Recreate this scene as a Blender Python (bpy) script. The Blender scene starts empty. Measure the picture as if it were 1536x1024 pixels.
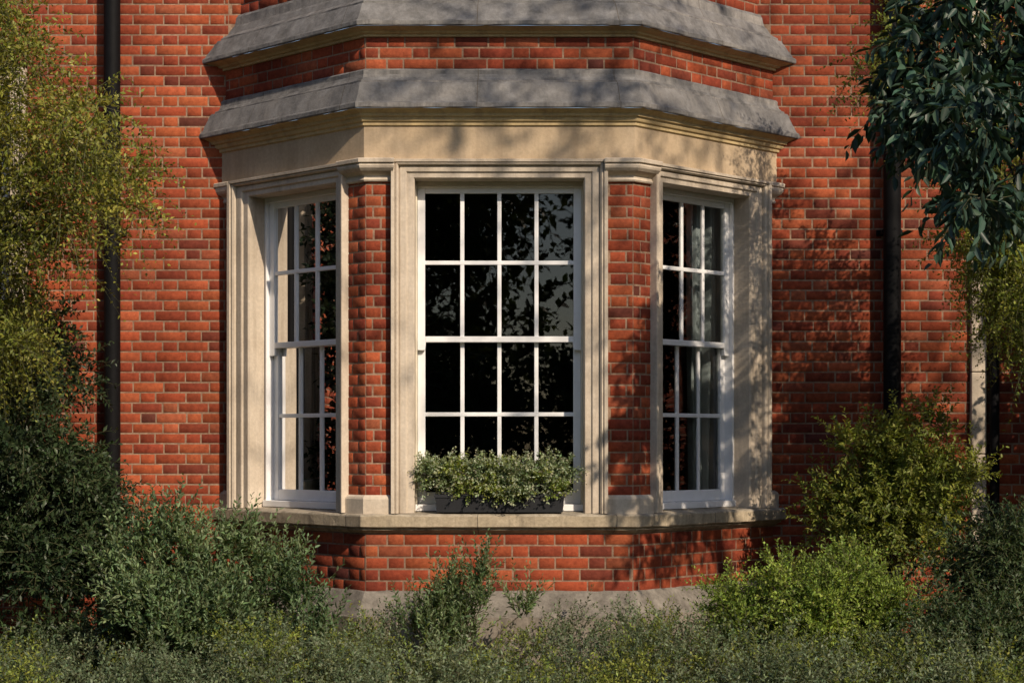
import bpy, math, random
import numpy as np
from mathutils import Vector
random.seed(4); rng=np.random.default_rng(4)
scene=bpy.context.scene
S2=math.sqrt(.5)
HW=.9; LS=1.57; DW=LS*S2; WE=HW+DW
CZ=1.6
# ------------------------------------------------------------ materials
def newmat(name):
    m=bpy.data.materials.new(name); m.use_nodes=True
    nt=m.node_tree; b=nt.nodes['Principled BSDF']
    return m,nt,b
def N(nt,t,**k):
    n=nt.nodes.new(t)
    for a,v in k.items(): setattr(n,a,v)
    return n
def noise(nt,scale,detail=6,rough=.6,vec=None):
    n=N(nt,'ShaderNodeTexNoise'); n.inputs['Scale'].default_value=scale
    n.inputs['Detail'].default_value=min(detail,5); n.inputs['Roughness'].default_value=rough
    if vec is not None: nt.links.new(vec,n.inputs['Vector'])
    return n
def ramp(nt,src,stops):
    r=N(nt,'ShaderNodeValToRGB'); e=r.color_ramp.elements
    while len(e)<len(stops): e.new(.5)
    for i,(p,c) in enumerate(stops):
        e[i].position=p; e[i].color=(c[0],c[1],c[2],1) if hasattr(c,'__len__') else (c,c,c,1)
    nt.links.new(src,r.inputs[0]); return r
def mix(nt,f,a,b,mode='MIX'):
    m=N(nt,'ShaderNodeMix',data_type='RGBA',blend_type=mode)
    for s,v in ((m.inputs[0],f),(m.inputs[6],a),(m.inputs[7],b)):
        if hasattr(v,'links') : nt.links.new(v,s)
        elif hasattr(v,'__len__'): s.default_value=(v[0],v[1],v[2],1)
        else: s.default_value=v
    return m.outputs[2]
def bump(nt,b,h,strength,dist):
    n=N(nt,'ShaderNodeBump'); n.inputs['Strength'].default_value=strength; n.inputs['Distance'].default_value=dist
    nt.links.new(h,n.inputs['Height']); nt.links.new(n.outputs[0],b.inputs['Normal'])
def wpos(nt): return N(nt,'ShaderNodeNewGeometry').outputs['Position']

def mat_brick():
    m,nt,b=newmat('red_brick'); p=wpos(nt)
    at=N(nt,'ShaderNodeAttribute',attribute_name='Col')
    n1=noise(nt,28,8,.7,p); n2=noise(nt,1.0,4,.6,p); n3=noise(nt,160,3,.7,p)
    r1=ramp(nt,n1.outputs[0],[(.3,(.6,.53,.5)),(.7,(1.22,1.27,1.27))])
    c=mix(nt,.9,at.outputs['Color'],r1.outputs[0],'MULTIPLY')
    r2=ramp(nt,n2.outputs[0],[(.32,(.60,.54,.54)),(.66,(1.12,1.12,1.08))])
    c=mix(nt,1,c,r2.outputs[0],'MULTIPLY')
    r3=ramp(nt,n1.outputs[0],[(.64,0),(.8,.3)])
    c=mix(nt,r3.outputs[0],c,(.28,.16,.11))
    nt.links.new(c,b.inputs['Base Color']); b.inputs['Roughness'].default_value=.85
    b.inputs['Specular IOR Level'].default_value=.25
    h=mix(nt,.5,n1.outputs[0],n3.outputs[0]); bump(nt,b,h,.9,.006)
    return m
def mat_mortar():
    m,nt,b=newmat('lime_mortar'); p=wpos(nt)
    n1=noise(nt,30,6,.7,p); n2=noise(nt,1.0,3,.5,p)
    r=ramp(nt,n1.outputs[0],[(.3,(.18,.10,.065)),(.7,(.40,.27,.185))])
    r2=ramp(nt,n2.outputs[0],[(.32,.55),(.68,1.1)])
    nt.links.new(mix(nt,1,r.outputs[0],r2.outputs[0],'MULTIPLY'),b.inputs['Base Color']); b.inputs['Roughness'].default_value=.95
    bump(nt,b,n1.outputs[0],.7,.004); return m
def mat_stone(name,c0,c1,soot,sootc,grey=(.17,.16,.15),joint=0,topgrey=True,speck=.12,bs=.35):
    m,nt,b=newmat(name); geo=N(nt,'ShaderNodeNewGeometry'); p=geo.outputs['Position']
    n1=noise(nt,3.0,8,.65,p); n2=noise(nt,45,6,.65,p)
    c=ramp(nt,n1.outputs[0],[(.3,c0),(.7,c1)]).outputs[0]
    r2=ramp(nt,n2.outputs[0],[(.3,1-speck),(.7,1+speck*.7)]); c=mix(nt,1,c,r2.outputs[0],'MULTIPLY')
    mp=N(nt,'ShaderNodeMapping'); mp.inputs['Scale'].default_value=(11,11,1.0); nt.links.new(p,mp.inputs[0])
    n4=noise(nt,1,6,.65,mp.outputs[0]); r4=ramp(nt,n4.outputs[0],[(.48,0),(.78,soot)])
    c=mix(nt,r4.outputs[0],c,sootc)
    if topgrey:
        n5=noise(nt,9,8,.75,p)
        sx=N(nt,'ShaderNodeSeparateXYZ'); nt.links.new(geo.outputs['Normal'],sx.inputs[0])
        add=N(nt,'ShaderNodeMath',operation='MULTIPLY_ADD'); nt.links.new(n5.outputs[0],add.inputs[0]); add.inputs[1].default_value=.5
        nt.links.new(sx.outputs[2],add.inputs[2])
        rr=ramp(nt,add.outputs[0],[(.4,0),(.7,.85)])
        g=ramp(nt,n5.outputs[0],[(.35,[x*.5 for x in grey]),(.68,[x*1.55 for x in grey])])
        c=mix(nt,rr.outputs[0],c,g.outputs[0])
    if joint:
        uv=N(nt,'ShaderNodeUVMap',uv_map='UVMap'); s=N(nt,'ShaderNodeSeparateXYZ'); nt.links.new(uv.outputs[0],s.inputs[0])
        d=N(nt,'ShaderNodeMath',operation='PINGPONG'); d.inputs[1].default_value=joint/2; nt.links.new(s.outputs[0],d.inputs[0])
        l=N(nt,'ShaderNodeMath',operation='LESS_THAN'); l.inputs[1].default_value=.0022; nt.links.new(d.outputs[0],l.inputs[0])
        c=mix(nt,l.outputs[0],c,(.09,.075,.06))
    nt.links.new(c,b.inputs['Base Color']); b.inputs['Roughness'].default_value=.88
    b.inputs['Specular IOR Level'].default_value=.25
    bump(nt,b,n2.outputs[0],bs,.005)
    return m
def mat_simple(name,col,rough=.5,var=.12,sc=20,bmp=.1,metal=0,spec=.5):
    m,nt,b=newmat(name); p=wpos(nt); n=noise(nt,sc,4,.6,p)
    r=ramp(nt,n.outputs[0],[(.3,[x*(1-var) for x in col]),(.7,[x*(1+var) for x in col])])
    nt.links.new(r.outputs[0],b.inputs['Base Color']); b.inputs['Roughness'].default_value=rough
    b.inputs['Metallic'].default_value=metal; b.inputs['Specular IOR Level'].default_value=spec
    if bmp: bump(nt,b,n.outputs[0],bmp,.003)
    return m
def mat_leaf(name,transl=.3,rough=.5):
    m,nt,b=newmat(name); at=N(nt,'ShaderNodeAttribute',attribute_name='Col')
    nt.links.new(at.outputs['Color'],b.inputs['Base Color']); b.inputs['Roughness'].default_value=rough
    b.inputs['Specular IOR Level'].default_value=.35
    t=N(nt,'ShaderNodeBsdfTranslucent')
    c=mix(nt,1,at.outputs['Color'],(1.5,1.35,.5),'MULTIPLY'); nt.links.new(c,t.inputs[0])
    ms=N(nt,'ShaderNodeMixShader'); ms.inputs[0].default_value=transl
    nt.links.new(b.outputs[0],ms.inputs[1]); nt.links.new(t.outputs[0],ms.inputs[2])
    nt.links.new(ms.outputs[0],nt.nodes['Material Output'].inputs[0]); return m
def mat_glass():
    m,nt,b=newmat('window_glass'); nt.nodes.remove(b)
    tr=N(nt,'ShaderNodeBsdfTransparent'); tr.inputs[0].default_value=(.82,.88,.87,1)
    gl=N(nt,'ShaderNodeBsdfGlossy'); gl.inputs['Roughness'].default_value=.01
    fr=N(nt,'ShaderNodeFresnel'); fr.inputs[0].default_value=1.5
    n=noise(nt,3,1,.5,wpos(nt)); bp=N(nt,'ShaderNodeBump'); bp.inputs['Strength'].default_value=.03; bp.inputs['Distance'].default_value=.01
    nt.links.new(n.outputs[0],bp.inputs['Height']); nt.links.new(bp.outputs[0],gl.inputs['Normal'])
    mu=N(nt,'ShaderNodeMath',operation='MULTIPLY'); mu.inputs[1].default_value=1.7; mu.use_clamp=True
    nt.links.new(fr.outputs[0],mu.inputs[0])
    ms=N(nt,'ShaderNodeMixShader'); nt.links.new(mu.outputs[0],ms.inputs[0])
    nt.links.new(tr.outputs[0],ms.inputs[1]); nt.links.new(gl.outputs[0],ms.inputs[2])
    nt.links.new(ms.outputs[0],nt.nodes['Material Output'].inputs[0]); return m
BRICK=mat_brick(); MORTAR=mat_mortar()
STONE=mat_stone('cream_limestone',(.49,.41,.32),(.64,.555,.455),.6,(.25,.20,.15),topgrey=False)
FRIEZE=mat_stone('frieze_limestone',(.41,.31,.20),(.52,.405,.28),.45,(.24,.175,.12),topgrey=False)
CORN=mat_stone('cornice_limestone',(.44,.33,.17),(.58,.45,.25),.6,(.18,.13,.09),topgrey=False)
GREY=mat_stone('weathered_grey_stone',(.12,.12,.125),(.30,.28,.26),.9,(.045,.045,.047),grey=(.15,.147,.147),joint=.9,speck=.22,bs=.6)
PLINTH=mat_stone('plinth_stone',(.19,.165,.14),(.29,.25,.21),.8,(.08,.07,.055),grey=(.17,.155,.135),speck=.25,bs=.7)
SILL=mat_stone('sill_stone',(.32,.26,.18),(.48,.40,.29),.85,(.12,.10,.075),grey=(.33,.29,.23),joint=.9,speck=.22,bs=.6)
WHITE=mat_simple('white_painted_wood',(.83,.83,.84),.38,.04,14,.05)
CREAMP=mat_simple('cream_painted_wood',(.66,.60,.48),.45,.08,14,.08)
BLACK=mat_simple('black_painted_iron',(.005,.005,.006),.65,.25,30,.2,spec=.12)
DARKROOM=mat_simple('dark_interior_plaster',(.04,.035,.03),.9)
CURT=mat_simple('linen_curtain',(.43,.45,.47),.9,.05,60,.1)
BOXM=mat_simple('slate_grey_planter',(.022,.023,.027),.55,.1,8,.05,spec=.3)
SOIL=mat_simple('garden_soil',(.035,.026,.018),.95,.4,8,.8)
BARK=mat_simple('bark',(.075,.058,.04),.9,.35,30,1)
TWIG=mat_simple('green_twig',(.09,.09,.04),.8,.3,30,.0)
LEAF=mat_leaf('leaf',.3); LEAFD=mat_leaf('leaf_glossy',.15,.45)
GLASS=mat_glass()
# ------------------------------------------------------------ mesh helpers
def empty(name,loc=(0,0,0)):
    e=bpy.data.objects.new(name,None); e.location=loc; scene.collection.objects.link(e); return e
def link(name,me,mats,parent=None):
    for m in mats: me.materials.append(m)
    o=bpy.data.objects.new(name,me); scene.collection.objects.link(o)
    if parent: o.parent=parent
    return o
def mesh_np(name,V,F,mi=None,col=None):
    me=bpy.data.meshes.new(name)
    V=np.asarray(V,dtype=np.float32); me.vertices.add(len(V)); me.vertices.foreach_set('co',V.ravel())
    loops=np.concatenate([f.ravel() for f in F]).astype(np.int32)
    tot=np.concatenate([np.full(len(f),f.shape[1]) for f in F]).astype(np.int32)
    st=np.concatenate([[0],np.cumsum(tot)[:-1]]).astype(np.int32)
    me.loops.add(len(loops)); me.loops.foreach_set('vertex_index',loops)
    me.polygons.add(len(tot)); me.polygons.foreach_set('loop_start',st); me.polygons.foreach_set('loop_total',tot)
    if mi is not None: me.polygons.foreach_set('material_index',np.asarray(mi,dtype=np.int32))
    if col is not None:
        a=me.color_attributes.new('Col','FLOAT_COLOR','POINT')
        c=np.ones((len(V),4),dtype=np.float32); c[:,:3]=col; a.data.foreach_set('color',c.ravel())
    me.update(calc_edges=True); return me
class Face:
    def __init__(s,o,u,n): s.o=np.array([*o,0.]); s.u=np.array([*u,0.]); s.n=np.array([*n,0.])
    def p(s,u,z,p): return s.o+s.u*u+s.n*p+np.array([0,0,z])
FRONT=Face((0,0),(1,0),(0,-1)); LEFT=Face((-HW,0),(-S2,S2),(-S2,-S2)); RIGHT=Face((HW,0),(S2,S2),(S2,-S2))
WALL=Face((0,DW),(1,0),(0,-1))
class Acc:
    def __init__(s): s.v=[]; s.f=[]; s.uv=[]
    def quad(s,a,b,c,d,uv=None):
        i=len(s.v); s.v+= [tuple(a),tuple(b),tuple(c),tuple(d)]; s.f.append((i,i+1,i+2,i+3)); s.uv.append(uv or [(0.3,0)]*4)
    def box(s,F,u0,u1,z0,z1,p0,p1,t=0):
        i=len(s.v)
        for p in (p0,p1):
            for (u,z) in ((u0+t,z0),(u1-t,z0),(u1,z1),(u0,z1)): s.v.append(tuple(F.p(u,z,p)))
        for f in ((0,1,2,3),(7,6,5,4),(0,4,5,1),(1,5,6,2),(2,6,7,3),(3,7,4,0)):
            s.f.append(tuple(i+k for k in f)); s.uv.append([(.3,0)]*4)
    def obj(s,name,mat,parent=None,bev=0,smooth=False):
        me=bpy.data.meshes.new(name); me.from_pydata(s.v,[],s.f)
        uvl=me.uv_layers.new(name='UVMap'); k=0
        for q in s.uv:
            for c in q: uvl.data[k].uv=c; k+=1
        o=link(name,me,[mat],parent)
        import bmesh
        bm=bmesh.new(); bm.from_mesh(me); bmesh.ops.remove_doubles(bm,verts=bm.verts,dist=1e-6) if not bev else None
        bmesh.ops.recalc_face_normals(bm,faces=bm.faces); bm.to_mesh(me); bm.free()
        if bev:
            b=o.modifiers.new('b','BEVEL'); b.width=bev; b.segments=2; b.limit_method='ANGLE'; b.angle_limit=math.radians(40)
        return o
def baypts(p,e=.03):
    return [(-(WE+1.4142*p+e),DW+e),(-(HW+.4142*p),-p),((HW+.4142*p),-p),((WE+1.4142*p+e),DW+e)]
def sweep_bay(name,prof,mat,parent,jit=0.0):
    a=Acc(); g=np.random.default_rng(len(name)); us=[0,LS,LS+2*HW,2*LS+2*HW]
    seg=22 if jit else 1
    rows=[]
    for (p,z) in prof:
        row=[]
        P=baypts(p)
        for k in range(3):
            for i in range(seg+(1 if k==2 else 0)):
                t=i/seg; jx,jy,jz=(g.normal(0,1,3)*jit)
                row.append((P[k][0]*(1-t)+P[k+1][0]*t+jx,P[k][1]*(1-t)+P[k+1][1]*t+jy,z+jz,us[k]*(1-t)+us[k+1]*t+.37))
        rows.append(row)
    for r in range(len(rows)-1):
        A,B=rows[r],rows[r+1]
        for i in range(len(A)-1):
            a.quad(A[i][:3],A[i+1][:3],B[i+1][:3],B[i][:3],[(A[i][3],0),(A[i+1][3],0),(B[i+1][3],0),(B[i][3],0)])
    return a.obj(name,mat,parent)
house=empty('brick_house')
# ------------------------------------------------------------ bricks
BV=[];BC=[]
def brickcol():
    base=[(.35,.075,.031),(.30,.06,.027),(.40,.098,.04),(.25,.049,.025),(.35,.095,.046),(.19,.042,.025),(.13,.036,.026)]
    w=[.28,.25,.17,.16,.08,.05,.01]
    c=random.choices(base,w)[0]; k=random.uniform(.82,1.12)
    return [x*k*random.uniform(.96,1.04) for x in c]
def bricks(F,u0,u1,z0,z1,p=0,excl=(),phase=0,course=.075,zs=None):
    j=.009; zo=z0 if zs is None else zs
    n0=math.floor((z0-zo)/course+1e-6); n1=math.ceil((z1-zo)/course-1e-6)
    for r in range(n0,n1):
        za=max(zo+r*course+j/2,z0); zb=min(zo+(r+1)*course-j/2,z1)
        if zb-za<.012: continue
        segs=[(u0,u1)]
        for (a,b,c,d) in excl:
            if zb>c and za<d:
                ns=[]
                for s in segs:
                    if b<=s[0] or a>=s[1]: ns.append(s)
                    else:
                        if a>s[0]: ns.append((s[0],a))
                        if b<s[1]: ns.append((b,s[1]))
                segs=ns
        per=.225+.1125
        st=(r%2)*.16875+phase+ (r*7%3)*.004
        k0=math.floor((u0-st)/per)-1
        u=st+k0*per; k=0
        while u<u1:
            L=.225 if k%2==0 else .1125
            ua,ub=u+j/2,u+L-j/2; u+=L;k+=1
            for s in segs:
                a=max(ua,s[0]+.002); b=min(ub,s[1]-.002)
                if b-a<.018: continue
                q=lambda m=.0016: random.uniform(-m,m)
                h=p+.0040+q(.0018); tl=q(.001); c=.0035
                aa,bb,z_a,z_b=a+q(),b+q(),za+q(.0012),zb+q(.0012)
                pts=[(aa,z_a,p-.004),(bb,z_a,p-.004),(bb,z_b,p-.004),(aa,z_b,p-.004),
                     (aa+c*.3,z_a+c*.3,h-c),(bb-c*.3,z_a+c*.3,h-c),(bb-c*.3,z_b-c*.3,h-c),(aa+c*.3,z_b-c*.3,h-c),
                     (aa+c*1.2,z_a+c*1.2,h+tl),(bb-c*1.2,z_a+c*1.2,h-tl),(bb-c*1.2,z_b-c*1.2,h-tl),(aa+c*1.2,z_b-c*1.2,h+tl)]
                BV.append([F.p(x,z,pp) for x,z,pp in pts]); BC.append(brickcol())
mort=Acc()
def mortar(F,u0,u1,z0,z1,p=0):
    mort.quad(F.p(u0,z0,p),F.p(u1,z0,p),F.p(u1,z1,p),F.p(u0,z1,p))
WT=6.3
Z_SILLB=.975; Z_SILL=1.12; Z_OT=3.358; Z_FB=3.487
PIER=.728
ex_l=[(-4.9,-3.47,1.2,4.35)]
bricks(WALL,-9,-WE+.02,0,WT,excl=ex_l,zs=0); bricks(WALL,WE-.02,9,0,WT,phase=.05,excl=[(3.46,3.57,0,WT)])
bricks(WALL,-WE+.02,-1.86,4.65,WT,zs=0); bricks(WALL,1.86,WE-.02,4.65,WT,zs=0)
mortar(WALL,-9,-4.9,0,WT);mortar(WALL,-3.47,-WE+.05,0,WT);mortar(WALL,-4.9,-3.47,0,1.2);mortar(WALL,-4.9,-3.47,4.35,WT);mortar(WALL,WE-.05,9,0,WT)
mortar(WALL,-WE+.05,-1.8,4.55,WT); mortar(WALL,1.8,WE-.05,4.55,WT)
for F,u0,u1 in ((FRONT,-HW,HW),(LEFT,0,LS),(RIGHT,0,LS)):
    ph={id(FRONT):.03,id(LEFT):.0,id(RIGHT):.06}[id(F)]
    bricks(F,u0,u1,.575,Z_SILLB-.004,phase=ph,course=.0794); mortar(F,u0,u1,.4,Z_SILLB+.02)
    bricks(F,u0,u1,4.092,4.312,phase=ph,course=.0733); mortar(F,u0,u1,4.05,4.35)
    bricks(F,u0+(.033 if F is FRONT else -.033),u1-(.033 if F is FRONT else 0),4.72,WT,p=-.08,phase=ph+.04)
    if F is FRONT: mortar(F,u0+.033,u1-.033,4.6,WT,-.08)
    else: mortar(F,-.033,u1,4.6,WT,-.08)
for s in (-1,1):
    a,b=(-HW,-PIER+.004) if s<0 else (PIER-.004,HW)
    bricks(FRONT,a,b,1.22,3.36,phase=.01*s,zs=1.22); mortar(FRONT,a-.0,b+.0,1.1,3.5)
for F in (LEFT,RIGHT):
    bricks(F,0,.18,1.22,3.36,phase=.07,zs=1.22); mortar(F,0,.19,1.1,3.5)
    bricks(F,1.474,LS,1.22,3.36,phase=.03,zs=1.22); mortar(F,1.47,LS+.02,1.1,3.5)
BVa=np.array(BV); nb=len(BVa); V=BVa.reshape(-1,3)
quads=np.array([(8,9,10,11)]+[(i,(i+1)%4,(i+1)%4+4,i+4) for i in range(4)]+[(i+4,(i+1)%4+4,(i+1)%4+8,i+8) for i in range(4)])
Fq=(np.arange(nb)[:,None,None]*12+quads[None]).reshape(-1,4)
me=mesh_np('brickwork',V,[Fq],col=np.repeat(np.array(BC),12,axis=0))
link('brickwork',me,[BRICK],house)
mort.obj('mortar_backing',MORTAR,house)
# ------------------------------------------------------------ stone sweeps
sweep_bay('stone_plinth',[(-.02,.60),(.012,.585),(.02,.575),(.115,.43),(.125,.42),(.125,-.05)],PLINTH,house,.0015)
sweep_bay('window_sill_course',[(-.30,1.124),(-.13,1.118),(.055,1.104),(.068,1.098),(.072,1.09),(.072,1.022),(.066,1.016),(.045,1.012),(.045,1.0),(.03,.99),(.012,.978),(-.01,.972)],SILL,house,.0010)
sweep_bay('frieze_band',[(-.01,3.36),(-.002,3.485),(.022,3.487),(.022,3.725)],FRIEZE,house)
sweep_bay('lower_cornice_moulding',[(.022,3.705),(.036,3.712),(.036,3.732),(.05,3.738),(.056,3.750),(.060,3.764),(.076,3.768),(.080,3.786),(.098,3.796),(.112,3.806),(.126,3.810)],CORN,house)
sweep_bay('lower_cornice_weathering',[(.12,3.812),(.138,3.812),(.142,3.818),(.142,3.842),(.138,3.850),(.128,3.856),(.105,3.92),(.082,3.985),(.078,3.992),(.062,3.995),(.062,4.008),(.046,4.016),(.034,4.034),(.028,4.055),(.028,4.082),(.02,4.092),(-.02,4.098)],GREY,house,.0009)
sweep_bay('upper_cornice_moulding',[(-.01,4.308),(.018,4.31),(.018,4.325),(.036,4.33),(.045,4.342),(.07,4.35),(.09,4.358),(.108,4.362)],CORN,house)
sweep_bay('upper_cornice_weathering',[(.104,4.364),(.12,4.364),(.124,4.37),(.124,4.392),(.12,4.40),(.11,4.405),(.08,4.463),(.05,4.52),(.046,4.528),(.03,4.532),(.03,4.545),(.012,4.56),(-.01,4.575),(-.03,4.62),(-.045,4.64),(-.052,4.70),(-.065,4.722),(-.1,4.728)],GREY,house,.0009)
# ------------------------------------------------------------ architraves
PROF=[(-0.002,-.17),(0,.004),(.007,.014),(.048,.014),(.053,.024),(.058,.028),(.096,.028),(.100,.020),(.104,.020),(.108,.044),(.118,.054),(.127,.050),(.130,.040),(.134,.062),(.155,.064),(.158,.058),(.158,-.02)]
def architrave(name,F,u0,u1,zb,zt,s0=1,s1=1,sz=1,mat=STONE,parent=house,prof=PROF):
    a=Acc()
    for i in range(len(prof)-1):
        (w,p),(w2,p2)=prof[i],prof[i+1]
        L=[(u0-w*s0,zb),(u0-w*s0,zt+w*sz),(u1+w*s1,zt+w*sz),(u1+w*s1,zb)]
        M=[(u0-w2*s0,zb),(u0-w2*s0,zt+w2*sz),(u1+w2*s1,zt+w2*sz),(u1+w2*s1,zb)]
        for k in range(3):
            a.quad(F.p(*L[k],p),F.p(*L[k+1],p),F.p(*M[k+1],p2),F.p(*M[k],p2))
    return a.obj(name,mat,parent)
architrave('front_window_architrave',FRONT,-.57,.57,1.11,Z_OT,sz=.79)
SU0,SU1=.30,1.278
for F,n in ((LEFT,'left'),(RIGHT,'right')):
    architrave(n+'_window_architrave',F,SU0,SU1,1.11,Z_OT,s0=.8,s1=1.25,sz=.79)
def pier_sweep(name,prof,ulen_f,ulen_s,mat=STONE):
    a=Acc()
    for s in (-1,1):
        rings=[]
        for (p,z) in prof:
            F=LEFT if s<0 else RIGHT
            e=F.p(ulen_s+max(p,0)*.25,z,p); eb=F.p(ulen_s+max(p,0)*.25,z,-.02)
            c=np.array([s*(HW+.4142*p),-p,z]); f=np.array([s*(ulen_f-max(p,0)*.25),-p,z]); fb=np.array([s*(ulen_f-max(p,0)*.25),.02,z])
            rings.append([eb,e,c,f,fb])
        for i in range(len(rings)-1):
            for k in range(4): a.quad(rings[i][k],rings[i][k+1],rings[i+1][k+1],rings[i+1][k])
        a.quad(*[rings[-1][k] for k in (0,1,2)],rings[-1][2]); a.quad(rings[-1][0],rings[-1][2],rings[-1][3],rings[-1][4])
        a.quad(rings[0][0],rings[0][2],rings[0][3],rings[0][4]);a.quad(rings[0][0],rings[0][1],rings[0][2],rings[0][2])
    a.f=[f if a.v[f[2]]!=a.v[f[3]] else f[:3] for f in a.f]
    me=bpy.data.meshes.new(name); me.from_pydata(a.v,[],a.f); me.uv_layers.new(name='UVMap')
    link(name,me,[mat],house)
CAP=[(.006,3.335),(.022,3.338),(.028,3.348),(.020,3.360),(.018,3.376),(.034,3.386),(.066,3.402),(.084,3.420),(.090,3.436),(.084,3.448),(.082,3.452),(.100,3.456),(.102,3.478),(.094,3.484)]
pier_sweep('pier_capital',CAP,PIER+.0,.168)
BASE=[(.034,1.10),(.034,1.205),(.028,1.218),(.012,1.232)]
pier_sweep('pier_base',BASE,PIER+.004,.172)
def end_sweep(name,prof):
    a=Acc()
    for F in (LEFT,RIGHT):
        for i in range(len(prof)-1):
            (p,z),(p2,z2)=prof[i],prof[i+1]
            x0,x1=1.48-p*.2,LS+p+.03; y0,y1=1.48-p2*.2,LS+p2+.03
            a.quad(F.p(x0,z,p),F.p(x1,z,p),F.p(y1,z2,p2),F.p(y0,z2,p2))
            a.quad(F.p(x0,z,-.01),F.p(x0,z,p),F.p(y0,z2,p2),F.p(y0,z2,-.01))
        p,z=prof[-1]; a.quad(F.p(1.48-p*.2,z,-.01),F.p(1.48-p*.2,z,p),F.p(LS+p+.03,z,p),F.p(LS+p+.03,z,-.01))
        p,z=prof[0]; a.quad(F.p(1.48-p*.2,z,-.01),F.p(1.48-p*.2,z,p),F.p(LS+p+.03,z,p),F.p(LS+p+.03,z,-.01))
    a.obj(name,STONE,house)
end_sweep('end_pilaster_capital',[(p*.65,z) for p,z in CAP]); end_sweep('end_pilaster_base',BASE)
# ------------------------------------------------------------ sash windows
def sash(name,F,u0,u1,zb,zt,g0,g1,nc,zm=2.287,rows=(3.28,2.808,1.777,1.245),q=.13):
    fr=Acc(); w=Acc()
    bi0,bi1=g0-.052,g1+.052
    fr.box(F,u0-.002,bi0,zb,zt,-q-.10,-q); fr.box(F,bi1,u1+.002,zb,zt,-q-.10,-q)
    zt2=rows[0]+.042
    fr.box(F,bi0,bi1,zt2,zt+.002,-q-.10,-q-.003)
    fr.box(F,bi0-.012,bi0,zb,zt-.03,-q-.003,-q+.010); fr.box(F,bi1,bi1+.012,zb,zt-.03,-q-.003,-q+.010); fr.box(F,bi0-.012,bi1+.012,zt-.042,zt-.03,-q-.003,-q+.0115)
    w.box(F,bi0-.02,bi1+.02,zb,zb+.045,-q-.09,-q+.03)
    pa=-q-.018; pb=-q-.058
    def sash1(z0,z1,p,top,br):
        w.box(F,bi0+.001,g0,z0-(.055 if top else 0),z1,p-.036,p); w.box(F,g1,bi1-.001,z0-(.055 if top else 0),z1,p-.036,p)
        w.box(F,g0,g1,z1-(.042 if top else .038),z1,p-.036,p-.0015)
        w.box(F,g0,g1,z0,z0+br,p-.036,p-.0015)
    sash1(zm-.02,rows[0]+.042,pa,True,.04)
    sash1(zb+.047,zm+.02,pb,False,rows[3]-zb-.047)
    bw=.014
    for i in range(1,nc):
        u=g0+(g1-g0)*i/nc
        w.box(F,u-bw,u+bw,zm+.015,rows[0]+.01,pa-.028,pa-.008); w.box(F,u-bw,u+bw,rows[3]-.01,zm-.015,pb-.028,pb-.008)
    w.box(F,g0-.01,g1+.01,rows[1]-bw,rows[1]+bw,pa-.030,pa-.0062); w.box(F,g0-.01,g1+.01,rows[2]-bw,rows[2]+bw,pb-.030,pb-.0062)
    for (a,b) in ((bi0+.002,g0+.006),(g1-.006,bi1-.002)):
        w.box(F,a,b,zm-.075,zm-.018,pa-.033,pa-.002,t=.006)
    fr.obj(name+'_box_frame',CREAMP if F is FRONT else WHITE,house,.003); w.obj(name+'_sashes',WHITE,house,.0035)
    g=Acc()
    for i in range(nc):
        ua=g0+(g1-g0)*i/nc; ub=g0+(g1-g0)*(i+1)/nc
        for (za,zc,p) in ((zm+.01,rows[1],pa-.02),(rows[1],rows[0]+.005,pa-.02),(rows[3]-.005,rows[2],pb-.02),(rows[2],zm-.01,pb-.02)):
            t=[random.uniform(-.0006,.0006) for _ in range(3)]
            g.quad(F.p(ua,za,p+t[0]),F.p(ub,za,p+t[1]),F.p(ub,zc,p+t[2]),F.p(ua,zc,p+t[0]+t[2]-t[1]))
    me=bpy.data.meshes.new(name+'_glass'); me.from_pydata(g.v,[],g.f); link(name+'_glass',me,[GLASS],house)
sash('front_window',FRONT,-.57,.57,1.12,Z_OT,-.506,.506,4)
for F,n in ((LEFT,'left'),(RIGHT,'right')):
    sash(n+'_window',F,SU0,SU1,1.12,Z_OT,.475,1.19,3)
architrave('far_window_architrave',WALL,-4.78,-3.6,1.25,4.2,s0=.8,s1=.8,sz=.8)
sash('far_window',WALL,-4.78,-3.6,1.25,4.2,-4.68,-3.70,3,zm=2.7,rows=(4.12,3.4,2.0,1.38))
a=Acc(); a.box(WALL,-4.98,-3.44,1.14,1.25,-.02,.08); a.obj('far_window_sill',SILL,house,.006)
a=Acc()
z=0.; k=0
while z<WT:
    h=.6 if k%2 else .45
    a.box(WALL,3.46,3.57,z+.003,min(z+h,WT)-.003,-.01,.045); z+=h;k+=1
a.obj('stone_quoin_strip',STONE,house,.006)
def curtain(name,F,u0,u1,z0,z1,p,waves,amp=.045):
    n=160; V=[];Fc=[]
    for r,z in enumerate(np.linspace(z0,z1,8)):
        for i in range(n+1):
            t=i/n; ph=waves*2*math.pi*t
            pp=p+amp*math.sin(ph+.9*math.sin(ph*.37))*(.75+.25*math.sin(ph*.31+z))+.010*math.sin(ph*2.3)
            V.append(tuple(F.p(u0+(u1-u0)*t+.010*math.sin(z*1.7+t*9)-.018*math.cos(ph),z,pp)))
    for r in range(7):
        for i in range(n):
            q=r*(n+1)+i; Fc.append((q,q+1,q+n+2,q+n+1))
    me=bpy.data.meshes.new(name); me.from_pydata(V,[],Fc)
    for p_ in me.polygons: p_.use_smooth=True
    link(name,me,[CURT],house)
curtain('left_curtain',LEFT,1.0,1.55,1.0,3.42,-.33,8)
curtain('right_curtain',RIGHT,1.0,1.55,1.0,3.42,-.33,7)
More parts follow.
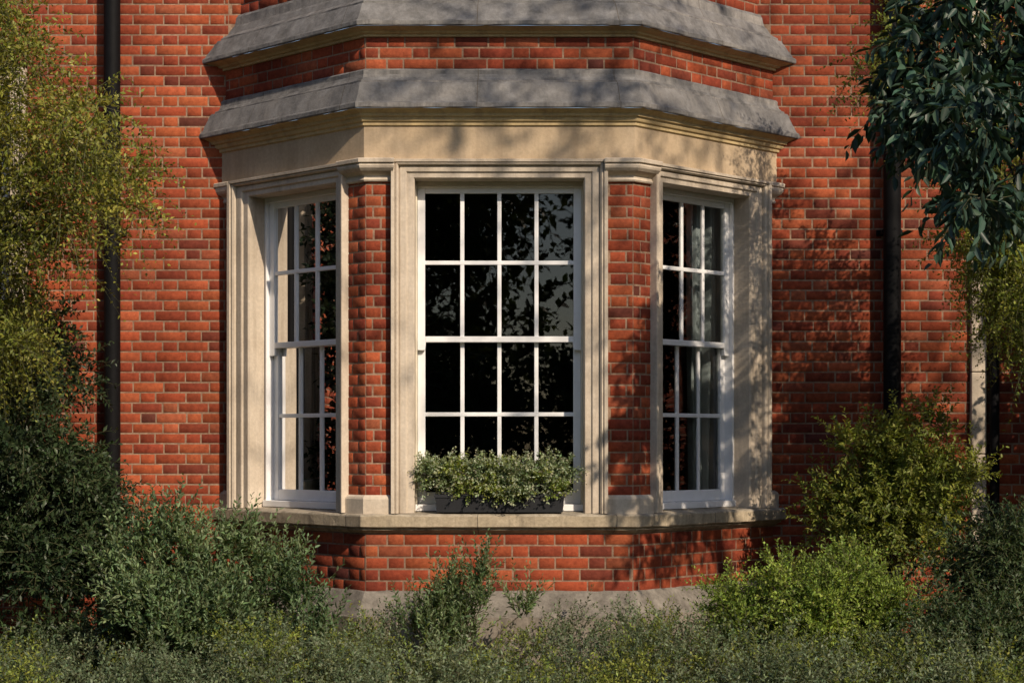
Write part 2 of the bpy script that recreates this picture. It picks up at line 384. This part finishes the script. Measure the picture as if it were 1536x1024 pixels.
# room
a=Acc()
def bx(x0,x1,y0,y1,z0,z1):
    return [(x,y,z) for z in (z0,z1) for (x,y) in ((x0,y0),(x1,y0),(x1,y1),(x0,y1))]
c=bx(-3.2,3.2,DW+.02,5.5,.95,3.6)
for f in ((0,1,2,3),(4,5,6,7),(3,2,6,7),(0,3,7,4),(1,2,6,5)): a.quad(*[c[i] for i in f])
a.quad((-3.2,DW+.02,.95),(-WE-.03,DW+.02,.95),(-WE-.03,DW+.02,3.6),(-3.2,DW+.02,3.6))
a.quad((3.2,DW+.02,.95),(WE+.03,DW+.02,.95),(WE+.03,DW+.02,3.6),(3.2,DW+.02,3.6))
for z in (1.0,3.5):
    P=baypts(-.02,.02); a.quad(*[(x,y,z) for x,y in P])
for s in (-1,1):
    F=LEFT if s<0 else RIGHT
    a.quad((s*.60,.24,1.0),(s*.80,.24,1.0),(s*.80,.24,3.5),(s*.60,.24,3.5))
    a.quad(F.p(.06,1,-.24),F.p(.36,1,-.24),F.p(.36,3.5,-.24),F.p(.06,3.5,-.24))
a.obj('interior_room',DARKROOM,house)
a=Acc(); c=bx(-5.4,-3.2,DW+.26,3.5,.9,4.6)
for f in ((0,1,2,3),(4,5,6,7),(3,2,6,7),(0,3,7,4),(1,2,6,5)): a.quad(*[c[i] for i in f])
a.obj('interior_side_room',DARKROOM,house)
a=Acc(); a.box(WALL,-9,9,WT,WT+.12,-.4,.08); a.box(WALL,-9,9,WT+.12,WT+.13,-6,-.4)
a.obj('parapet_coping',GREY,house,.01)
sweep_bay('bay_parapet_coping',[(-.1,WT-.02),(.0,WT-.02),(.0,WT+.1),(-.3,WT+.16),(-.9,WT+.16)],GREY,house)
# drainpipes
def tube(V,Fq,path,radii,ns=10,seg0=None):
    path=[np.array(p,float) for p in path]; base=len(V)
    for i,p in enumerate(path):
        d=path[min(i+1,len(path)-1)]-path[max(i-1,0)]; d/= (np.linalg.norm(d)+1e-9)
        r=np.cross(d,[0.3,.9,.1] if abs(d[1])<.9 else [1,0,0]); r/=np.linalg.norm(r); t=np.cross(d,r)
        for k in range(ns):
            an=2*math.pi*k/ns; V.append(p+radii[i]*(math.cos(an)*r+math.sin(an)*t))
    for i in range(len(path)-1):
        for k in range(ns):
            Fq.append((base+i*ns+k,base+i*ns+(k+1)%ns,base+(i+1)*ns+(k+1)%ns,base+(i+1)*ns+k))
def pipe(x,r,name='drainpipe'):
    par=empty(name,(x,DW-.04-r,0)); V=[];F=[]
    zz=[0.0]; rr=[r]
    for zc in (.9,5.2):
        zz+=[zc-.001,zc,zc+.02,zc+.025,zc+.11,zc+.115,zc+.14,zc+.141]; rr+=[r,r*1.28,r*1.28,r*1.16,r*1.16,r*1.32,r*1.32,r]
    zz.append(WT); rr.append(r)
    tube(V,F,[(0,0,z) for z in zz],rr,20)
    me=bpy.data.meshes.new('pipe'); me.from_pydata([tuple(v) for v in V],[],F); 
    for p_ in me.polygons: p_.use_smooth=True
    o=link('pipe',me,[BLACK],par)
    es=o.modifiers.new('e','EDGE_SPLIT'); es.split_angle=math.radians(35)
    a=Acc(); Fp=Face((0,0),(1,0),(0,-1))
    for zc in (.95,3.1,5.25): a.box(Fp,-r*1.5,r*1.5,zc,zc+.04,-r-.045,-r-.02); a.box(Fp,-r*1.12,-r*.9,zc+.002,zc+.036,-r-.03,.0);a.box(Fp,r*.9,r*1.12,zc+.002,zc+.036,-r-.03,.0)
    a.obj('wall_brackets',BLACK,par,.003)
pipe(-2.825,.06); pipe(2.865,.064); pipe(3.62,.035)  # last thin pipe is added, standing in for a dark wall recess
# ------------------------------------------------------------ vegetation
def nrm(a): return a/(np.linalg.norm(a,axis=-1,keepdims=True)+1e-9)
def plant(name,base,clumps,n_shoot,shoot_len,lL,lW,n_leaf,droop,up,cols,seed=0,outw=.7,spread=.6,ang=.9,twig_r=.0022,trunk_r=.02,mat=None,clvar=.35,simple=False,flat=0,tip=None,rnd=.45,hier=True,lightup=0,stemmat=None,skel=True,top=None):
    g=np.random.default_rng(seed)
    C=np.array([c[:3] for c in clumps],float); R=np.array([c[3] for c in clumps],float); K=len(C)
    base=np.array(base,float)
    SV=[];SF=[]
    nodes=[base]; rad=[trunk_r]
    if top is not None:
        T=[np.array(t,float) for t in top]
        tube(SV,SF,[base]+T,[trunk_r*1.25]+[trunk_r*(1-.18*i) for i in range(len(T))],10)
        nodes=T; rad=[trunk_r*(.55-.1*i) for i in range(len(T))]; base0=T[0]
    else: base0=base
    order=np.argsort(np.linalg.norm(C-base0,axis=1)); nroot=len(nodes)
    for i in order:
        if not skel: break
        c=C[i]; nd=np.array(nodes)
        if hier:
            dd=np.linalg.norm(nd-c,axis=1)+.35*np.linalg.norm(nd-base0,axis=1); j=int(np.argmin(dd))
        else: j=0
        a=nodes[j]; m=(a+c)/2+g.normal(0,.05,3)*np.linalg.norm(c-a); r0=rad[j]*(.8 if j>=nroot else 1); r1=max(r0*.55,.003)
        m[2]+=.06*np.linalg.norm(c-a)
        tube(SV,SF,[a,(a+m)/2+g.normal(0,.012,3),m,(m+c)/2+g.normal(0,.012,3),c],[r0,r0*.88,(r0+r1)/2,r1*1.15,r1],6)
        nodes+= [m,c]; rad+=[(r0+r1)/2,r1]
    M=K*n_shoot
    ci=np.repeat(np.arange(K),n_shoot)
    rd=nrm(g.normal(size=(M,3)))
    rr=g.random(M)**.5
    off=rd*(rr*R[ci]*spread)[:,None]
    st=C[ci]+off
    D=nrm(rd*outw+np.array([0,0,up])+g.normal(size=(M,3))*rnd)
    L=shoot_len*g.uniform(.5,1.3,M)
    k=n_leaf
    t=(np.arange(k)+.6)/k; t=np.tile(t,(M,1))+g.uniform(-.3,.3,(M,k))/k
    P=st[:,None]+D[:,None]*(L[:,None]*t)[...,None]; P[...,2]-=droop*(L[:,None]*t**2)
    T=D[:,None]+np.zeros((M,k,3)); T[...,2]-=2*droop*t; T=nrm(T)
    rv=nrm(np.cross(T,nrm(g.normal(size=(M,1,3))))); rv2=np.cross(T,rv)
    phi=np.arange(k)[None]*2.4+g.uniform(0,6.28,(M,1))+g.normal(0,.3,(M,k))
    if flat: phi=np.where(np.arange(k)[None]%2==0,0,math.pi)+g.normal(0,.35,(M,k))
    rad_=rv*np.cos(phi)[...,None]+rv2*np.sin(phi)[...,None]
    LD=nrm(T*math.cos(ang)+rad_*math.sin(ang)+g.normal(size=(M,k,3))*.18)
    if lightup: LD=nrm(LD+np.array([0,0,-lightup]))
    sd=nrm(np.cross(LD,g.normal(size=(M,k,3))*.6+np.array([0,0,1.])))
    up_=np.cross(sd,LD)
    ll=lL*g.uniform(.6,1.15,(M,k))*(1-.35*t); ww=lW*g.uniform(.75,1.15,(M,k))*(1-.3*t)
    n=M*k; P=P.reshape(n,3);LD=LD.reshape(n,3);sd=sd.reshape(n,3);up_=up_.reshape(n,3);ll=ll.reshape(n,1);ww=ww.reshape(n,1)
    if simple:
        vs=np.stack([P,P+LD*ll*.45+sd*ww*.5+up_*ww*.18,P+LD*ll,P+LD*ll*.45-sd*ww*.5+up_*ww*.18],1); nv=4
        q=np.array([[0,1,2],[0,2,3]])
    else:
        vs=np.stack([P,P+LD*ll*.3+sd*ww*.46+up_*ww*.15,P+LD*ll*.68+sd*ww*.36+up_*ww*.1,P+LD*ll-up_*ll*.12,P+LD*ll*.68-sd*ww*.36+up_*ww*.1,P+LD*ll*.3-sd*ww*.46+up_*ww*.15],1); nv=6
        q=np.array([[0,1,2,3],[0,3,4,5]])
    LV=vs.reshape(-1,3); LF=(np.arange(n)[:,None,None]*nv+q[None]).reshape(-1,q.shape[1])
    cs=[np.array(c) for c in cols]
    cf=np.clip(g.random(K)[ci]*.65+g.random(M)*.35,0,1)[:,None]*np.ones((1,k))
    if len(cs)>2:
        sel=(g.random(K)<.3)[ci][:,None,None]
        cc=np.where(sel,cs[2]+(cs[3]-cs[2])*cf[...,None],cs[0]+(cs[1]-cs[0])*cf[...,None])
    else: cc=cs[0]+(cs[1]-cs[0])*cf[...,None]
    cc=cc*g.uniform(1-clvar,1+clvar,(M,k,1))
    if tip is not None:
        w=(t>.75)[...,None]*.6; cc=cc*(1-w)+np.array(tip)*w
    cc=cc*(1+g.normal(0,.06,(M,k,3))); cc=np.clip(cc,.004,.6)
    LC=np.repeat(cc.reshape(n,3),nv,axis=0)
    ts=np.array([0,.5,1.]); Q=st[:,None]+D[:,None]*(L[:,None]*ts)[...,None]; Q[...,2]-=droop*(L[:,None]*ts**2)
    a1=nrm(np.cross(D,g.normal(size=(M,3)))); a2=np.cross(D,a1)
    ring=[]
    for kk in range(3):
        an=2*math.pi*kk/3; ring.append((a1*math.cos(an)+a2*math.sin(an)))
    ring=np.stack(ring,1)
    rads=np.array([1,.7,.25])*twig_r
    TV=(Q[:,:,None]+ring[:,None]*rads[None,:,None,None]).reshape(-1,3)
    tf=[]
    for s_ in range(2):
        for kk in range(3): tf.append([s_*3+kk,s_*3+(kk+1)%3,(s_+1)*3+(kk+1)%3,(s_+1)*3+kk])
    TF=(np.arange(M)[:,None,None]*9+np.array(tf)[None]).reshape(-1,4)
    V=[LV,TV]; Fs=[LF,TF+len(LV)]; mi=[np.zeros(len(LF)),np.ones(len(TF))]
    nS=0
    if SV:
        SVa=np.array(SV); nS=len(SVa); V.append(SVa); Fs.append(np.array(SF)+len(LV)+len(TV)); mi.append(np.full(len(SF),2))
    col=np.concatenate([LC,np.full((len(TV)+nS,3),.1)])
    me=mesh_np(name,np.concatenate(V),Fs,np.concatenate(mi),col)
    print(name,n)
    return link(name,me,[mat or LEAF,stemmat or TWIG,BARK])
def blob(cx,cy,cz,rx,ry,rz,n,r,seed,dome=True):
    g=np.random.default_rng(seed); out=[]
    for _ in range(n):
        d=nrm(g.normal(size=3)); 
        if dome and d[2]<-.2: d[2]*=-1
        f=g.random()**.45*(.8+.35*math.sin(3*math.atan2(d[1],d[0])+seed)*.5)
        out.append((cx+rx*d[0]*f,cy+ry*d[1]*f,cz+rz*d[2]*f,r*g.uniform(.7,1.3)))
    return out
g0=np.random.default_rng(9)
pts=[(-3.3,4.3),(-3.05,4.05),(-3.35,3.85),(-2.85,3.75),(-2.6,3.6),(-2.9,3.5),(-3.2,3.45),(-2.68,3.25),(-2.55,3.05),(-2.95,3.1),(-3.25,3.05),(-2.9,2.8),(-3.15,2.7),(-3.05,2.4),(-3.3,2.35),(-3.25,2.05),(-3.45,2.0),(-3.5,2.8),(-3.6,3.4),(-3.7,4.2),(-4.1,3.7),(-4.2,3.0),(-4.3,4.4),(-3.7,4.9),(-3.3,4.75),(-4.6,3.9),(-3.1,3.75),(-2.8,3.35),(-3.1,2.95),(-3.3,3.6),(-3.4,3.2),(-2.42,3.42),(-2.38,3.12),(-2.75,2.95),(-3.2,2.2),(-3.15,4.3),(-3.0,2.15)]
cl=[]
for x,z in pts:
    for _ in range(2): cl.append((x+g0.normal(0,.07),-.95+g0.normal(0,.3),z+g0.normal(0,.07),.17))
plant('robinia_tree',(-4.7,-1.2,0),cl,48,.32,.048,.022,14,.5,.05,[(.09,.13,.022),(.34,.32,.06)],seed=3,spread=1.0,outw=.8,ang=1.1,flat=1,trunk_r=.09,simple=True,top=[(-4.65,-1.1,2.4),(-4.5,-1.1,3.8)])
cl=blob(-3.2,-.35,.9,.72,.5,1.15,60,.22,5)+blob(-3.35,.2,1.9,.5,.4,.75,22,.2,6)+blob(-2.85,-.1,.8,.38,.3,.65,26,.18,61)+[(x,-.8,.3,.25) for x in (-3.6,-3.3,-3.0,-2.7,-2.5)]+[(x,-.5,.15,.25) for x in (-3.4,-3.1,-2.8,-2.6)]
plant('yew_shrub',(-3.2,-.2,0),cl,52,.20,.062,.026,14,.2,.1,[(.016,.032,.014),(.05,.078,.03)],seed=5,spread=1.0,trunk_r=.03,ang=.9,mat=LEAFD,simple=True)
cl=blob(-1.8,-1.15,.36,.62,.4,.55,38,.13,7)+[(-2.1,-1.2,.9,.08),(-2.0,-1.1,1.0,.05),(-1.62,-1.15,.92,.08),(-1.45,-1.1,.76,.07),(-1.22,-1.2,.62,.08),(-2.3,-1.1,.8,.07),(-1.85,-1.3,.9,.06),(-1.3,-1.0,.75,.05),(-2.2,-1.3,.6,.1),(-1.1,-1.3,.4,.1)]
plant('privet_shrub',(-1.8,-1.15,0),cl,38,.28,.058,.021,18,-.05,.85,[(.065,.115,.05),(.21,.29,.14)],seed=7,outw=.5,ang=.7,spread=1.0,hier=False,trunk_r=.008,rnd=.3)
cl=blob(-.34,-.6,.26,.34,.2,.34,13,.1,8)+[(-.12,-.6,.72,.05),(-.1,-.65,.58,.06),(.15,-.6,.50,.05),(-.4,-.6,.55,.06),(-.3,-.6,.62,.05)]
plant('privet_shrub.001',(-.3,-.6,0),cl,20,.24,.05,.018,16,-.05,1.0,[(.065,.115,.05),(.19,.26,.12)],seed=8,outw=.4,ang=.7,spread=1.0,hier=False,trunk_r=.006,rnd=.25)
cl=blob(1.98,-1.0,.40,.76,.45,.52,60,.14,11)
plant('spirea_bush',(1.95,-1,0),cl,54,.18,.038,.017,15,.15,.4,[(.09,.155,.03),(.30,.39,.07)],seed=11,spread=1.0,hier=False,trunk_r=.006,simple=True)
cl=blob(2.75,.25,.95,.56,.4,.68,46,.15,12)+[(2.4,.2,1.55,.08),(2.95,.2,1.7,.08),(2.7,.2,1.65,.06),(3.2,.2,1.4,.08)]
plant('laurel_shrub',(2.75,.3,0),cl,36,.24,.052,.022,16,.05,.4,[(.09,.125,.022),(.29,.32,.06)],seed=12,spread=1.0,trunk_r=.02)
cl=blob(3.2,-1.0,.5,.5,.5,.85,60,.18,13)+blob(2.7,-1.7,.25,.5,.3,.45,26,.15,14)
plant('yew_shrub.001',(3.1,-1.1,0),cl,52,.2,.045,.018,14,.2,.2,[(.025,.05,.02),(.09,.13,.055)],seed=13,spread=1.0,trunk_r=.02,simple=True)
pts=[(3.0,4.15),(2.6,4.05),(2.75,3.75),(2.4,3.75),(2.3,3.5),(2.6,3.45),(2.9,3.5),(2.5,3.25),(2.75,3.15),(3.0,3.25),(2.45,3.35),(2.62,2.95),(3.1,3.9),(3.3,3.6),(3.4,4.1),(2.85,4.45),(2.95,3.8)]
cl=[]
for x,z in pts:
    for _ in range(2): cl.append((x+g0.normal(0,.07),-1.9+g0.normal(0,.2),z+g0.normal(0,.06),.14))
plant('chestnut_tree',(4.8,-2.2,0),cl,15,.24,.14,.054,9,.5,-.1,[(.018,.045,.034),(.06,.11,.07)],seed=15,spread=1.0,ang=.9,lightup=.5,trunk_r=.09,twig_r=.003,mat=LEAFD,top=[(4.7,-2.15,2.6),(4.4,-2.05,4.2)])
pts=[(3.15,4.1),(2.95,3.9),(2.65,4.2),(2.75,4.5),(2.55,4.0),(3.0,3.6),(3.3,3.3),(3.2,3.0),(3.4,2.7),(3.25,2.5),(3.5,2.35),(3.5,3.1),(3.35,2.85),(3.3,3.6),(3.35,2.3),(3.25,2.75),(3.4,2.55),(3.45,2.9),(3.3,3.1),(3.15,2.85)]
cl=[]
for x,z in pts:
    for _ in range(2): cl.append((x+g0.normal(0,.07),-.35+g0.normal(0,.25),z+g0.normal(0,.08),.18))
plant('robinia_tree.001',(4.7,-.2,0),cl,46,.3,.046,.021,14,.4,.05,[(.10,.145,.024),(.34,.36,.07)],seed=17,spread=1.0,ang=1.1,flat=1,trunk_r=.07,simple=True,top=[(4.6,-.2,2.2),(4.4,-.2,3.6)])
cl=[]
for _ in range(290):
    y=g0.uniform(-3.0,-.25); x=g0.uniform(-3.9,3.9); cl.append((x,y,.17-.05*math.exp(-(x/.9)**2)+.06*math.sin(x*2.1+y)+.06*math.sin(x*5+y*2)+g0.uniform(0,.16),.14))
plant('low_ground_cover',(0,-1.5,-.3),cl,48,.17,.034,.015,13,.15,.55,[(.045,.075,.035),(.21,.26,.15),(.10,.14,.025),(.27,.31,.06)],seed=19,spread=1.25,skel=False,simple=True,twig_r=.0012)
# window box
wb=empty('window_box')
a=Acc()
X0,X1,Y0,Y1,z0,z1=-.432,.437,-.060,.085,1.118,1.238
def ring(i,z): return [(X0+i,Y0+i,z),(X1-i,Y0+i,z),(X1-i,Y1-i,z),(X0+i,Y1-i,z)]
rs=[ring(.012,z0),ring(.002,z1-.022),ring(-.004,z1-.021),ring(-.004,z1),ring(.012,z1),ring(.014,z1-.03)]
for r1,r2 in zip(rs[:-1],rs[1:]):
    for k in range(4): a.quad(r1[k],r1[(k+1)%4],r2[(k+1)%4],r2[k])
a.quad(*rs[0]); a.obj('planter_trough',BOXM,wb)
a=Acc(); a.quad(*ring(.013,z1-.018)); a.obj('potting_soil',SOIL,wb)
cl=[]
for i in range(36):
    x=-.52+.97*i/35; cl.append((x+g0.normal(0,.015),.01+g0.normal(0,.04),1.285+.09*abs(math.sin(i*.5+.4))+g0.uniform(0,.05),.05))
for i in range(8): cl.append((g0.uniform(-.4,.4),-.05,1.25,.04))
o=plant('box_plants',(0,.0,1.2),cl,25,.12,.031,.018,11,.12,.35,[(.12,.18,.08),(.28,.34,.19),(.16,.22,.04),(.32,.38,.09)],seed=21,spread=1.0,hier=False,trunk_r=.003,tip=(.45,.48,.36),twig_r=.001)
o.parent=wb
# sun-dappling tree (front right) and the garden behind the viewer; hedges and bushes added to darken window reflections
SA=math.radians(33); SE=math.radians(34)
sd=np.array([math.sin(SA)*math.cos(SE),-math.cos(SA)*math.cos(SE),math.sin(SE)])
cc=np.array([1.6,0,3.6])+sd*8.2
cl=[]
g1=np.random.default_rng(33)
for _ in range(64):
    d=nrm(g1.normal(size=3))*g1.random()**.4; cl.append((cc[0]+.6+3.3*d[0],cc[1]+2.2*d[1],cc[2]+1.7*d[2],.4))
plant('maple_tree',(7.6,-6.2,0),cl,7,.5,.10,.065,9,.2,.1,[(.04,.07,.015),(.09,.12,.02)],seed=23,spread=1.3,trunk_r=.14,simple=True)
cl=blob(0,0,7,4.2,3.8,4.2,70,1.0,41,dome=False)+blob(0,0,3,3.5,3,2,30,.9,42,dome=False)
o=plant('garden_tree',(0,0,0),cl,20,1.1,.32,.2,9,.15,.1,[(.03,.05,.016),(.07,.10,.03)],seed=25,spread=1.2,trunk_r=.3,simple=True,twig_r=.012)
o.location=(-9,-27,0)
for i,(x,y,s,r) in enumerate([(-2,-29,1.15,1),(5,-27,1.0,2),(12,-28,1.2,3),(-17,-24,1.1,4),(20,-22,1.1,5),(-22,-12,1.0,.5),(25,-12,1,2.5),(-16,0,1.0,2.2),(17,1,1.0,3.1)]):
    q=bpy.data.objects.new('garden_tree.%03d'%(i+1),o.data); scene.collection.objects.link(q); q.location=(x,y,0); q.scale=(s,s,s); q.rotation_euler[2]=r
cl=[]
for _ in range(110):
    cl.append((g1.uniform(-5,5),g1.uniform(-.5,.5),g1.uniform(.2,3.2),.5))
o=plant('added_reflection_hedge',(0,0,0),cl,34,.5,.2,.13,8,.1,.1,[(.03,.05,.014),(.07,.10,.03)],seed=27,spread=1.2,skel=False,simple=True,twig_r=.005,mat=LEAFD)  # unseen hedge, added so the panes mirror dark leaves instead of pale sky
o.location=(-6,-20,0)
for i,(x,y,r) in enumerate([(4,-20.3,0),(14,-18,.4),(-15,-17,-.5),(-12.5,-3,1.57),(12.5,-2,1.57)]):
    q=bpy.data.objects.new('added_reflection_hedge.%03d'%(i+1),o.data); scene.collection.objects.link(q); q.location=(x,y,0); q.rotation_euler[2]=r
cl=blob(0,0,2.1,.62,.5,2.1,90,.28,51,dome=False)+[(x,.3,z,.25) for z in (3.4,3.8,4.1) for x in (-.3,.2)]
o=plant('added_reflection_bush',(0,0,0),cl,40,.3,.11,.06,10,.1,.1,[(.014,.026,.012),(.04,.06,.025)],seed=29,spread=1.1,trunk_r=.05,simple=True,mat=LEAFD)  # unseen bush added by the wall to block lit brick from side-pane reflections
o.location=(-4.7,.38,0)
q=bpy.data.objects.new('added_reflection_bush.001',o.data); scene.collection.objects.link(q); q.location=(4.85,.38,0); q.rotation_euler[2]=.3
# ground
me=bpy.data.meshes.new('ground'); me.from_pydata([(-150,-150,0),(150,-150,0),(150,150,0),(-150,150,0)],[],[(0,1,2,3)])
m,nt,b=newmat('ground_soil_grass'); p=wpos(nt); n1=noise(nt,3,8,.7,p)
r=ramp(nt,n1.outputs[0],[(.35,(.03,.022,.014)),(.65,(.045,.06,.02))]); nt.links.new(r.outputs[0],b.inputs['Base Color']); b.inputs['Roughness'].default_value=.95; bump(nt,b,n1.outputs[0],1,.05)
link('ground',me,[m])
# ------------------------------------------------------------ light
w=bpy.data.worlds.new('World'); scene.world=w; w.use_nodes=True; nt=w.node_tree
sky=nt.nodes.new('ShaderNodeTexSky'); sky.sky_type='NISHITA'; sky.sun_disc=False
sky.sun_elevation=SE; sky.sun_rotation=math.atan2(sd[0],sd[1])
nt.links.new(sky.outputs[0],nt.nodes['Background'].inputs[0]); nt.nodes['Background'].inputs[1].default_value=.12
L=bpy.data.lights.new('sun','SUN'); L.energy=4.8; L.angle=math.radians(.6); L.color=(1,.84,.65)
lo=bpy.data.objects.new('sun',L); scene.collection.objects.link(lo); lo.rotation_euler=Vector(sd).to_track_quat('Z','Y').to_euler(); lo.location=(6,-10,12)
# ------------------------------------------------------------ camera
cam=bpy.data.cameras.new('camera'); cam.lens=62.7; cam.sensor_width=36; cam.shift_x=19/1536; cam.shift_y=148/1536; cam.clip_end=500
co=bpy.data.objects.new('camera',cam); scene.collection.objects.link(co); co.location=(0,-12,CZ); co.rotation_euler=(math.pi/2,0,0); scene.camera=co
scene.view_settings.view_transform='Standard'; scene.view_settings.look='None'; scene.view_settings.exposure=0
